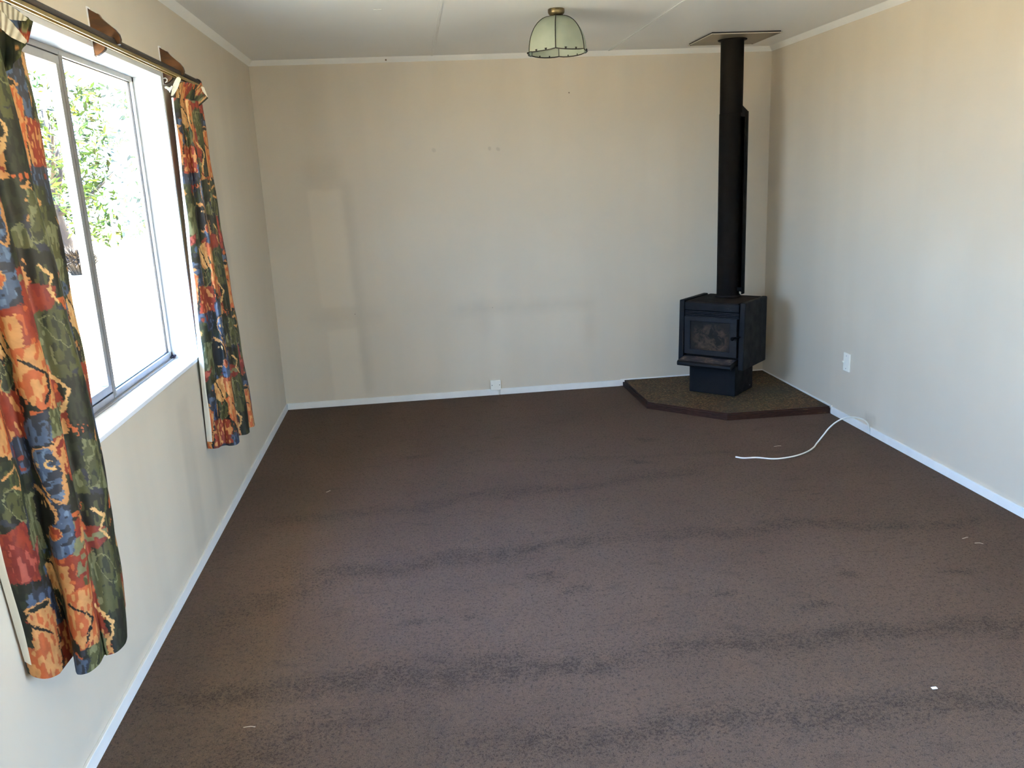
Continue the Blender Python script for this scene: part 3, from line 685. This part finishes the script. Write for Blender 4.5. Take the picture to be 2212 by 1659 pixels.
def fabric(a0, b0):
    """colour of the printed cloth at cloth position (a across, b up), metres"""
    wa = (vnoise(a0, b0, 1, 40)-.5)*.008 + (vnoise(a0, b0, 2, 230)-.5)*.006; wb = (vnoise(a0, b0, 3, 40)-.5)*.008 + (vnoise(a0, b0, 4, 230)-.5)*.006
    a = (a0+wa+TA/2) % TA - TA/2; b = -((-(b0+wb)) % TB)
    col = np.zeros(a.shape+(3,)); n1 = vnoise(a0, b0, 5, 26); n2 = vnoise(a0, b0, 6, 90)
    st_ = vnoise(a0*1.0, b0*.35, 7, 150)
    col[:] = PAL['dg']; col[n1 < .42] = PAL['dk']; col[(n1 > .62) & (n2 > .45)] = PAL['ol']
    seeds = np.random.RandomState(11); ns = 34; sxs = seeds.uniform(-TA/2, TA/2, ns); sys_ = seeds.uniform(-TB, 0, ns)
    mains = (['dg', 'dk', 'dk', 'ol', 'dk', 'nv', 'dg', 'te', 'dk', 'ol', 'cr', 'dk', 'dg', 'dg', 'nv', 'te', 'dk'] * 2)[:ns]; alts = (['ol', 'cr', 'nv', 'sg', 'og', 'bl', 'dk', 'og', 'ol', 'dk', 'te', 'dg', 'ol', 'nv', 'nv', 'rd', 'dg'] * 2)[:ns]
    best = np.full(a.shape, 9.); who = np.zeros(a.shape, int)
    for i_ in range(ns):
        dx_ = np.abs(a-sxs[i_]); dx_ = np.minimum(dx_, TA-dx_); dy_ = np.abs(b-sys_[i_]); dy_ = np.minimum(dy_, TB-dy_); d_ = np.hypot(dx_*1.35, dy_*.85); u_ = d_ < best; best[u_] = d_[u_]; who[u_] = i_
    for i_ in range(ns):
        m_ = who == i_; col[m_] = PAL[mains[i_]]; col[m_ & (st_ > .62)] = PAL[alts[i_]]; col[m_ & (n1 > .68) & (n2 > .5)] = PAL[alts[(i_+5) % ns]]
    def fill(mask, main, alt, th=.6, nn=None):
        nn = st_ if nn is None else nn
        col[mask] = PAL[main]; col[mask & (nn > th)] = PAL[alt]
    E = lambda cx, cy, rx, ry, rot=0: (((a-cx)*math.cos(rot)+(b-cy)*math.sin(rot))/rx)**2 + ((-(a-cx)*math.sin(rot)+(b-cy)*math.cos(rot))/ry)**2
    # grounds
    fill(inpoly(a, b, [(.045, .0), (.085, -.01), (.09, -.11), (.05, -.10)]), 'te', 'og', .55)
    fill(inpoly(a, b, [(.085, -.01), (.14, .0), (.135, -.09), (.10, -.12)]), 'dk', 'dg', .5)
    fill(inpoly(a, b, [(.15, -.02), (.225, -.05), (.21, -.17), (.14, -.14)]), 'sg', 'ol', .5)
    fill(inpoly(a, b, [(.10, -.15), (.2, -.18), (.19, -.26), (.09, -.23)]), 'dk', 'ol', .6)
    fill(inpoly(a, b, [(.05, -.185), (.12, -.18), (.115, -.25), (.045, -.255)]), 'cr', 'og', .45)
    fill(inpoly(a, b, [(.05, -.18), (.10, -.17), (.09, -.20)]), 'te', 'og', .7)
    fill(inpoly(a, b, [(-.23, -.0), (-.10, -.02), (-.12, -.14), (-.23, -.12)]), 'dg', 'ol', .6)
    fill(inpoly(a, b, [(-.12, -.10), (-.06, -.12), (-.08, -.26), (-.16, -.24)]), 'sg', 'ol', .55)
    fill(inpoly(a, b, [(-.23, -.18), (-.16, -.16), (-.15, -.32), (-.23, -.30)]), 'te', 'rd', .5)
    fill(inpoly(a, b, [(-.10, -.30), (-.03, -.27), (-.03, -.38), (-.09, -.40)]), 'cr', 'tn', .5)
    fill(inpoly(a, b, [(-.035, -.37), (.09, -.36), (.115, -.47), (.02, -.52), (-.03, -.46)]), 'og', 'cr', .52)
    fill(inpoly(a, b, [(.05, -.42), (.10, -.37), (.125, -.50), (.08, -.52)]), 'te', 'og', .62)
    fill(inpoly(a, b, [(.12, -.30), (.2, -.32), (.22, -.46), (.13, -.44)]), 'ol', 'dg', .6)
    fill(inpoly(a, b, [(-.19, -.34), (-.10, -.36), (-.09, -.46), (-.2, -.47)]), 'bl', 'nv', .5)
    fill(inpoly(a, b, [(-.12, -.46), (-.03, -.47), (-.02, -.58), (-.13, -.58)]), 'te', 'cr', .66)
    fill(inpoly(a, b, [(-.23, -.48), (-.13, -.47), (-.14, -.6), (-.23, -.6)]), 'cr', 'og', .5)
    fill(inpoly(a, b, [(.12, -.47), (.2, -.48), (.21, -.60), (.13, -.59)]), 'dg', 'dk', .5)
    fill(inpoly(a, b, [(.03, -.52), (.12, -.53), (.11, -.60), (.02, -.59)]), 'ol', 'sg', .6)
    fill(inpoly(a, b, [(-.03, -.54), (.03, -.55), (.02, -.60), (-.025, -.60)]), 'nv', 'bl', .45)
    # red star / ribbon
    fill(inpoly(a, b, [(-.21, -.20), (-.16, -.25), (-.10, -.22), (-.13, -.28), (-.20, -.31)]), 'rd', 'pk', .6)
    # leaves
    for cx_, cy_, rx, ry, ro in ((-.05, -.43, .018, .045, -.4), (-.075, -.40, .013, .035, .5), (.15, -.36, .02, .05, .5), (.08, -.545, .018, .045, -.7), (-.17, -.12, .018, .05, .3), (.17, -.10, .02, .055, -.5)):
        e_ = E(cx_, cy_, rx, ry, ro); fill(e_ < 1, 'ol', 'dg', .55); col[(e_ > .82) & (e_ < 1)] = PAL['sg']; 
    # jug, left
    fill(inpoly(a, b, [(-.205, -.50), (-.13, -.50), (-.12, -.42), (-.155, -.37), (-.2, -.40)]), 'cr', 'og', .55)
    e_ = E(-.165, -.385, .032, .009); col[e_ < 1.5] = PAL['cr']; col[e_ < .8] = PAL['dk']
    a_keep = a; a = a/.70
    # pot with terracotta rim under the blue figure
    fill(inpoly(a, b, [(-.047, -.285), (.045, -.285), (.035, -.36), (.02, -.372), (-.015, -.372), (-.035, -.355)]), 'cr', 'og', .62)
    fill(inpoly(a, b, [(.018, -.29), (.045, -.285), (.035, -.36), (.02, -.372)]), 'te', 'og', .6)
    e_ = E(0, -.287, .048, .010); fill(e_ < 1, 'te', 'og', .6)
    # black bulb with tan outline, left of the waist
    e_ = E(-.055, -.165, .058, .062); col[e_ < 1.0] = PAL['bk']; col[(e_ > .86) & (e_ < 1.12) & (a > -.07)] = PAL['cr']
    col[E(-.030, -.140, .0065, .007) < 1] = PAL['tn']; col[E(-.055, -.138, .005, .006) < 1] = PAL['tn']
    col[seg(a, b, [(-.085, -.10), (-.06, -.113), (-.035, -.108), (-.01, -.125), (.005, -.15)], .0045)] = PAL['cr']
    # blue upper bulb
    P = [(-.034, -.03), (-.022, -.008), (0, .0-.001), (.024, -.008), (.040, -.035), (.044, -.075), (.040, -.12), (.028, -.138), (.010, -.125), (-.014, -.095), (-.030, -.06)]
    Po = [(x*1.2+.002, (y+.06)*1.14-.062) for x, y in P]
    col[inpoly(a, b, Po)] = PAL['cr']; m_ = inpoly(a, b, P); fill(m_, 'bl', 'lb', .68); col[m_ & (n2 < .3)] = PAL['nv']; col[m_ & (b < -.085) & (n1 > .45) & (n2 < .55)] = PAL['nv']
    col[E(-.014, -.043, .0075, .008) < 1] = PAL['tn']
    e_ = E(.020, -.043, .013, .013); col[e_ < 1] = PAL['tn']; col[(E(.023, -.043, .007, .007) < 1)] = PAL['bl']; col[inpoly(a, b, [(.020, -.036), (.036, -.034), (.034, -.044), (.022, -.044)]) & (e_ < 1)] = PAL['nv']
    # blue lower body
    P = [(.022, -.145), (.042, -.150), (.046, -.24), (.040, -.272), (.0, -.284), (-.040, -.272), (-.048, -.235), (-.040, -.205), (-.010, -.195), (.010, -.175)]
    m_ = inpoly(a, b, P); fill(m_, 'bl', 'lb', .72); col[m_ & (n2 < .33)] = PAL['nv']; col[m_ & (b > -.205) & (n1 < .5)] = PAL['nv']
    e_ = E(-.014, -.215, .026, .020); col[e_ < 1] = PAL['cr']; m_ = e_ < .72; fill(m_, 'te', 'og', .55)
    # crown / collar above the bulb
    m_ = inpoly(a, b, [(-.045, -.606+.055), (.03, -.606+.055), (.024, -.606+.008), (-.03, -.606+.008)]) | inpoly(a, b, [(-.022, -.606+.072), (.008, -.606+.072), (.006, -.606+.05), (-.018, -.606+.05)])
    fill(m_, 'bl', 'nv', .6)
    a = a_keep
    # tan line work
    for L_ in ([(.055, -.27), (.075, -.262), (.085, -.275), (.078, -.29), (.066, -.285)], [(-.19, -.05), (-.15, -.03), (-.13, -.06), (-.15, -.085), (-.17, -.075)],
               [(.14, -.2), (.165, -.225), (.15, -.26), (.17, -.29)], [(-.09, -.3), (-.05, -.36)], [(.1, -.44), (.14, -.5), (.12, -.55)]):
        col[seg(a, b, L_, .0038)] = PAL['tn' if L_[0][0] > -.1 else 'cr']
    for L_ in ([(-.10, -.28), (-.06, -.33), (-.035, -.40)], [(.0, -.40), (.05, -.45), (.03, -.5)], [(.11, -.16), (.12, -.24)], [(-.2, -.42), (-.15, -.47)]):
        col[seg(a, b, L_, .003)] = PAL['bk']
    # brush mottling
    k = (.78 + .34*vnoise(a0*1.0, b0*.5, 9, 120) + .12*(vnoise(a0, b0, 10, 300)-.5))
    return col * k[..., None]
def cloth_mat():
    t = NT('printed_cotton'); t.set((.3, .2, .1), .62, 0, .35)
    at_ = t.n('ShaderNodeAttribute'); at_.attribute_name = 'print'
    w = t.noise(700, 2, .5); c = t.mix(t.fr(w, .3, .7, .0, .22), at_.outputs['Color'], (.02, .02, .02), 'MULTIPLY')
    t.color(at_.outputs['Color']); t.bump(w, .12, .001)
    tl = t.n('ShaderNodeBsdfTranslucent'); t.l(at_.outputs['Color'], tl.inputs[0]); mx = t.n('ShaderNodeMixShader'); mx.inputs[0].default_value = .08
    t.l(t.b.outputs[0], mx.inputs[1]); t.l(tl.outputs[0], mx.inputs[2]); t.l(mx.outputs[0], t.out.inputs[0]); return t.m
M_cloth = cloth_mat()
M_lin = simple('cream_curtain_lining', lin('e2ddcf'), .7, var=.03, vs=20)
M_tape = simple('cream_heading_tape', lin('d6cdb4'), .8, var=.08, vs=90)
def sheet(name, P, A, Bc, par, mat=None, flip=False):
    """P: (rows, cols, 3) points; A,Bc cloth coordinates for the print"""
    R0, Cn = P.shape[:2]; idx = np.arange(R0*Cn).reshape(R0, Cn)
    f = np.stack([idx[:-1, :-1], idx[:-1, 1:], idx[1:, 1:], idx[1:, :-1]], -1).reshape(-1, 4)
    me = bpy.data.meshes.new(name); me.from_pydata(P.reshape(-1, 3).tolist(), [], f.tolist()); me.update()
    me.polygons.foreach_set('use_smooth', [True]*len(me.polygons))
    if A is not None:
        ca = me.color_attributes.new('print', 'FLOAT_COLOR', 'POINT'); c = np.ones((R0*Cn, 4)); c[:, :3] = fabric(A, Bc).reshape(-1, 3); ca.data.foreach_set('color', c.ravel())
    me.materials.append(mat or M_cloth)
    o = bpy.data.objects.new(name, me); C.objects.link(o)
    o.parent = par; o.matrix_parent_inverse = Matrix.Translation(-Vector(par.location)); return o
def curtain(par, top, mid, bot, zt, zb, aoff, boff, ncol=330, nrow=520, lining=.028, hemwave=None, bell=1.3):
    T_, M_, B_ = catmull(top, ncol), catmull(mid, ncol), catmull(bot, ncol)
    s = np.linspace(0, 1, nrow)[:, None, None]
    w = s[..., 0]**bell
    # quadratic-ish blend through top, mid, bottom plans
    l0 = (1-w)*(1-2*w); l1 = 4*w*(1-w); l2 = w*(2*w-1)
    XY = T_[None]*l0[..., None] + M_[None]*l1[..., None] + B_[None]*l2[..., None]
    q = np.linspace(0, 1, ncol)
    zbq = zb + (np.interp(q, *zip(*hemwave)) if hemwave else 0)
    Z = zt + (zbq[None]-zt)*s[..., 0] if hemwave else np.repeat(zt+(zb-zt)*s[..., 0], ncol, 1)
    # small sagging creases
    XY[..., 0] += .0022*np.sin(Z*21+q[None]*40)*np.sin(q[None]*17)
    P = np.concatenate([XY, Z[..., None]], -1)
    d = np.sqrt(((B_[1:]-B_[:-1])**2).sum(1)); arc = np.concatenate([[0], np.cumsum(d)])
    if isinstance(aoff, tuple): aoff = -arc[int(np.argmin(np.hypot(B_[:, 0]-aoff[0], B_[:, 1]-aoff[1])))]
    A = np.repeat((arc+aoff)[None], nrow, 0); Bc = Z - boff
    ic = int(np.searchsorted(arc, lining)); ih = int(nrow*(1-.035/(zt-zb)))
    sheet('printed_cloth', P[:, ic:], A[:, ic:], Bc[:, ic:], par)
    sheet('lining_edge', P[:ih+1, :ic+1], None, None, par, M_lin)
    sheet('hem_fold', P[ih:, :ic+1], A[ih:, :ic+1], Bc[ih:, :ic+1], par)
    return arc
# right-hand curtain (beyond the window)
cr_ = thing('curtain', (.07, -2.05, .43), 'gathered fruit-print curtain at the far end of the window, nearest the back wall', 'curtain', group='fruit-print curtains at the window')
r_top = [(.034, -2.186), (.042, -2.190), (.058, -2.165), (.050, -2.135), (.062, -2.120), (.080, -2.130), (.090, -2.105), (.078, -2.080), (.072, -2.060), (.090, -2.045), (.104, -2.020), (.092, -1.995), (.078, -1.985), (.088, -1.960), (.102, -1.940), (.092, -1.915), (.070, -1.905), (.055, -1.920), (.045, -1.950)]
r_mid = [(.018, -2.224), (.034, -2.231), (.056, -2.218), (.062, -2.175), (.060, -2.150), (.082, -2.150), (.106, -2.160), (.110, -2.120), (.092, -2.095), (.100, -2.060), (.124, -2.050), (.130, -2.010), (.108, -1.985), (.105, -1.950), (.126, -1.930), (.116, -1.880), (.085, -1.860), (.060, -1.880), (.045, -1.920)]
r_bot = [(.006, -2.262), (.030, -2.270), (.050, -2.264), (.060, -2.238), (.078, -2.226), (.102, -2.236), (.128, -2.228), (.133, -2.185), (.112, -2.140), (.118, -2.105), (.148, -2.090), (.156, -2.045), (.132, -2.010), (.128, -1.975), (.158, -1.955), (.150, -1.890), (.110, -1.860), (.070, -1.880), (.045, -1.920)]
curtain(cr_, r_top, r_mid, r_bot, 1.962, .432, -.165, 1.02, ncol=300, lining=.026, hemwave=[(0, .0), (.3, -.004), (.5, .004), (.7, 0), (1, .01)])
# pencil-pleated heading, leaning out into the room
def heading(par, plan, z0, z1, lean, npl, aoff, boff, amp=.007, ncol=240):
    Pn = catmull(plan, ncol); q = np.linspace(0, 1, ncol); tn = np.gradient(Pn, axis=0); tn /= np.linalg.norm(tn, axis=1)[:, None]+1e-9; nm = np.stack([-tn[:, 1], tn[:, 0]], 1)
    rows = []; nr = 36
    for i in range(nr):
        s = i/(nr-1); pl = amp*np.abs(np.sin(q*math.pi*npl))**.7*(1-.3*s); XY = Pn + nm*pl[:, None] + np.array(lean)[None, :2]*(s**1.2) ; Z = z0 + (z1-z0)*s + lean[2]*s*q
        rows.append(np.concatenate([XY, np.broadcast_to(Z, (ncol,))[:, None]], 1))
    P = np.array(rows); d = np.sqrt(((Pn[1:]-Pn[:-1])**2).sum(1)); arc = np.concatenate([[0], np.cumsum(d)])*2.2
    return sheet('pleated_heading', P, np.repeat(arc[None]+aoff, nr, 0), P[..., 2]-boff, par)
heading(cr_, [(.038, -2.165), (.060, -2.150), (.075, -2.110), (.082, -2.060), (.090, -2.000), (.088, -1.950), (.070, -1.915)], 1.945, 2.036, (.012, .060, 0), 7, -.1, 1.1, amp=.011)
def strip(name, pts, par, mat, nsub=12, ripple=.0, dirn=(1, 0, 0), thick=None, print_=None):
    """ruled sheet between two polylines"""
    a = catmull(pts[0], nsub*4); b_ = catmull(pts[1], nsub*4); s = np.linspace(0, 1, 10)[:, None, None]
    P = a[None]*(1-s) + b_[None]*s; q = np.linspace(0, 1, nsub*4)
    P = P + np.array(dirn)[None, None]*(ripple*np.sin(q*math.pi*nsub))[None, :, None]
    if print_: 
        A = np.repeat((np.linspace(0, .12, nsub*4)+print_[0])[None], 10, 0); return sheet(name, P, A, P[..., 2]-print_[1], par)
    return sheet(name, P, None, None, par, mat)
g = lambda q, y: tuple(at(q, 1, y))
# turned-back tape at the leading edge of the far curtain, flap at its other end
strip('heading_tape', [[g((384, 163), -2.19), g((374, 183), -2.195), g((369, 207), -2.20)], [g((391, 170), -2.18), g((384, 190), -2.185), g((374, 207), -2.19)]], cr_, M_tape, 4)
strip('heading_flap', [[g((434, 178), -1.985), g((442, 194), -1.985), g((450, 212), -1.985)], [g((417, 200), -2.0), g((421, 215), -2.0), g((428, 232), -2.0)]], cr_, None, 4, ripple=.001, print_=(.02, 1.3))
strip('heading_tape', [[g((434, 188), -1.99), g((437, 187), -1.99), g((441, 189), -1.99)], [g((438, 198), -1.995), g((443, 204), -1.995), g((449, 211), -1.995)]], cr_, M_tape, 4)
b = bmesh.new()
for k in range(7):
    a_ = -2.2+k*.28; L = .018+.006*random.random(); c0 = Vector(g((371, 186), -2.20))
    lp = [c0 + Vector((L*math.sin(t)*math.cos(a_)*.7 - .010*t/3, .006*math.sin(t*1.3+k), -L*1.1*abs(math.sin(t/2))*(.6+.4*math.sin(k)))) for t in np.linspace(0, 2*math.pi, 16)]
    tube([tuple(p) for p in lp], .0013, 5, b)
o = obj('draw_cord', b, simple('white_cord', lin('ddd8c4'), .7, var=.05), smooth=True); o.parent = cr_; o.matrix_parent_inverse = Matrix.Translation(-Vector(cr_.location))

# left-hand curtain (near end)
cl_ = thing('curtain', (.09, -3.98, .44), 'gathered fruit-print curtain closest to the camera at the near end of the window', 'curtain', group='fruit-print curtains at the window')
l_top = [(.004, -4.262), (.032, -4.270), (.055, -4.250), (.060, -4.20), (.045, -4.165), (.058, -4.130), (.088, -4.125), (.105, -4.085), (.088, -4.045), (.068, -4.020), (.080, -3.985), (.108, -3.965), (.120, -3.925), (.098, -3.890), (.078, -3.865), (.090, -3.825), (.106, -3.79), (.100, -3.745), (.075, -3.715), (.05, -3.73), (.04, -3.78)]
l_mid = [(.003, -4.178), (.032, -4.184), (.058, -4.168), (.070, -4.125), (.064, -4.090), (.078, -4.070), (.110, -4.085), (.142, -4.070), (.150, -4.030), (.124, -3.995), (.120, -3.965), (.146, -3.955), (.172, -3.930), (.168, -3.890), (.136, -3.870), (.114, -3.845), (.122, -3.800), (.118, -3.745), (.085, -3.715), (.05, -3.73), (.04, -3.78)]
l_bot = [(.008, -4.112), (.028, -4.120), (.050, -4.117), (.066, -4.085), (.078, -4.015), (.088, -4.040), (.108, -4.085), (.134, -4.088), (.150, -4.060), (.148, -4.020), (.160, -4.025), (.180, -4.015), (.190, -3.975), (.176, -3.930), (.145, -3.905), (.130, -3.860), (.135, -3.810), (.120, -3.755), (.085, -3.72), (.05, -3.74), (.04, -3.79)]
curtain(cl_, l_top, l_mid, l_bot, 1.915, .438, (.112, -4.087), 1.012, ncol=360, nrow=560, lining=.019, hemwave=[(0, .02), (.15, -.005), (.22, .01), (.3, -.012), (.45, -.004), (.6, .0), (1, .01)])
# drooping heading: two flaps showing the ribbed tape on their inner side
yA, yB = -3.90, -3.76
strip('heading_fold', [[g((-60, -30), yA-.06), g((-5, 18), yA), g((30, 54), yA), g((58, 90), yA)], [g((-60, 150), yA-.06), g((-5, 160), yA), g((25, 146), yA), g((56, 98), yA)]], cl_, None, 10, ripple=.003, print_=(.05, 1.35))
strip('heading_tape', [[g((-20, 0), yA-.004), g((0, 20), yA-.004), g((30, 53), yA-.004), g((59, 89), yA-.004)], [g((-20, 50), yA-.006), g((2, 62), yA-.006), g((22, 79), yA-.006), g((54, 95), yA-.006)]], cl_, M_tape, 12, ripple=.0016, dirn=(0, -1, 0))
strip('heading_fold', [[g((-5, 0), yB), g((20, 8), yB), g((48, 30), yB), g((72, 46), yB)], [g((0, 70), yB), g((20, 80), yB), g((45, 92), yB), g((61, 92), yB)]], cl_, None, 8, ripple=.002, print_=(.30, 1.22))
strip('heading_tape', [[g((-8, 2), yB-.004), g((16, 8), yB-.004), g((40, 24), yB-.004), g((60, 40), yB-.004)], [g((-4, 20), yB-.006), g((18, 40), yB-.006), g((38, 44), yB-.006), g((56, 45), yB-.006)]], cl_, M_tape, 12, ripple=.0016, dirn=(0, -1, 0))

# ------------------------------------------------------------------ bits on the carpet
M_fleck = simple('white_paper_fleck', lin('f0f0ea'), .7, var=.02); M_straw = simple('pale_straw', lin('b5aa98'), .7, var=.1)
b = bx(2.480, 2.497, -3.951, -3.941, .001, .003, bev=.0006)
tag(obj('paper_fleck', b, M_fleck), 'tiny white paper fleck on the carpet at the lower right', 'debris')
def straw(x, y, a_, L, label):
    pts = [(x+L*(t-.5)*math.cos(a_)+.004*math.sin(t*5), y+L*(t-.5)*math.sin(a_), .0035+.002*math.sin(t*3.1)) for t in np.linspace(0, 1, 8)]
    tag(obj('straw', tube(pts, .0011, 5), M_straw, smooth=True), label, 'debris', 'straw bits on the carpet')
straw(3.01, -1.66, .1, .05, 'short pale straw on the carpet just above the white cable')
straw(3.245, -3.0, .2, .035, 'upper of two pale straw bits on the carpet near the right skirting')
straw(3.265, -3.06, -.4, .035, 'lower of two pale straw bits on the carpet near the right skirting')
straw(.416, -3.764, -.1, .04, 'thin pale straw on the carpet near the bottom left corner')
straw(.467, -1.794, .6, .03, 'short straw on the carpet near the far left skirting')
tag(obj('cornice_knot', ball(bmesh.new(), (.907, -.0185, 2.3815), .006, 10, (1, .5, 1)), simple('brown_knot', lin('7a6654'), .7, var=.1), smooth=True), 'small brown spot on the cornice above the back wall', 'mark')
b = bx(.890, .930, -1.602, -1.590, RH-.0015, RH, bev=.0005); tag(obj('filler_patch', b, M_trim), 'small white filler mark on the ceiling left of the light', 'mark')
bpy.context.view_layer.update()
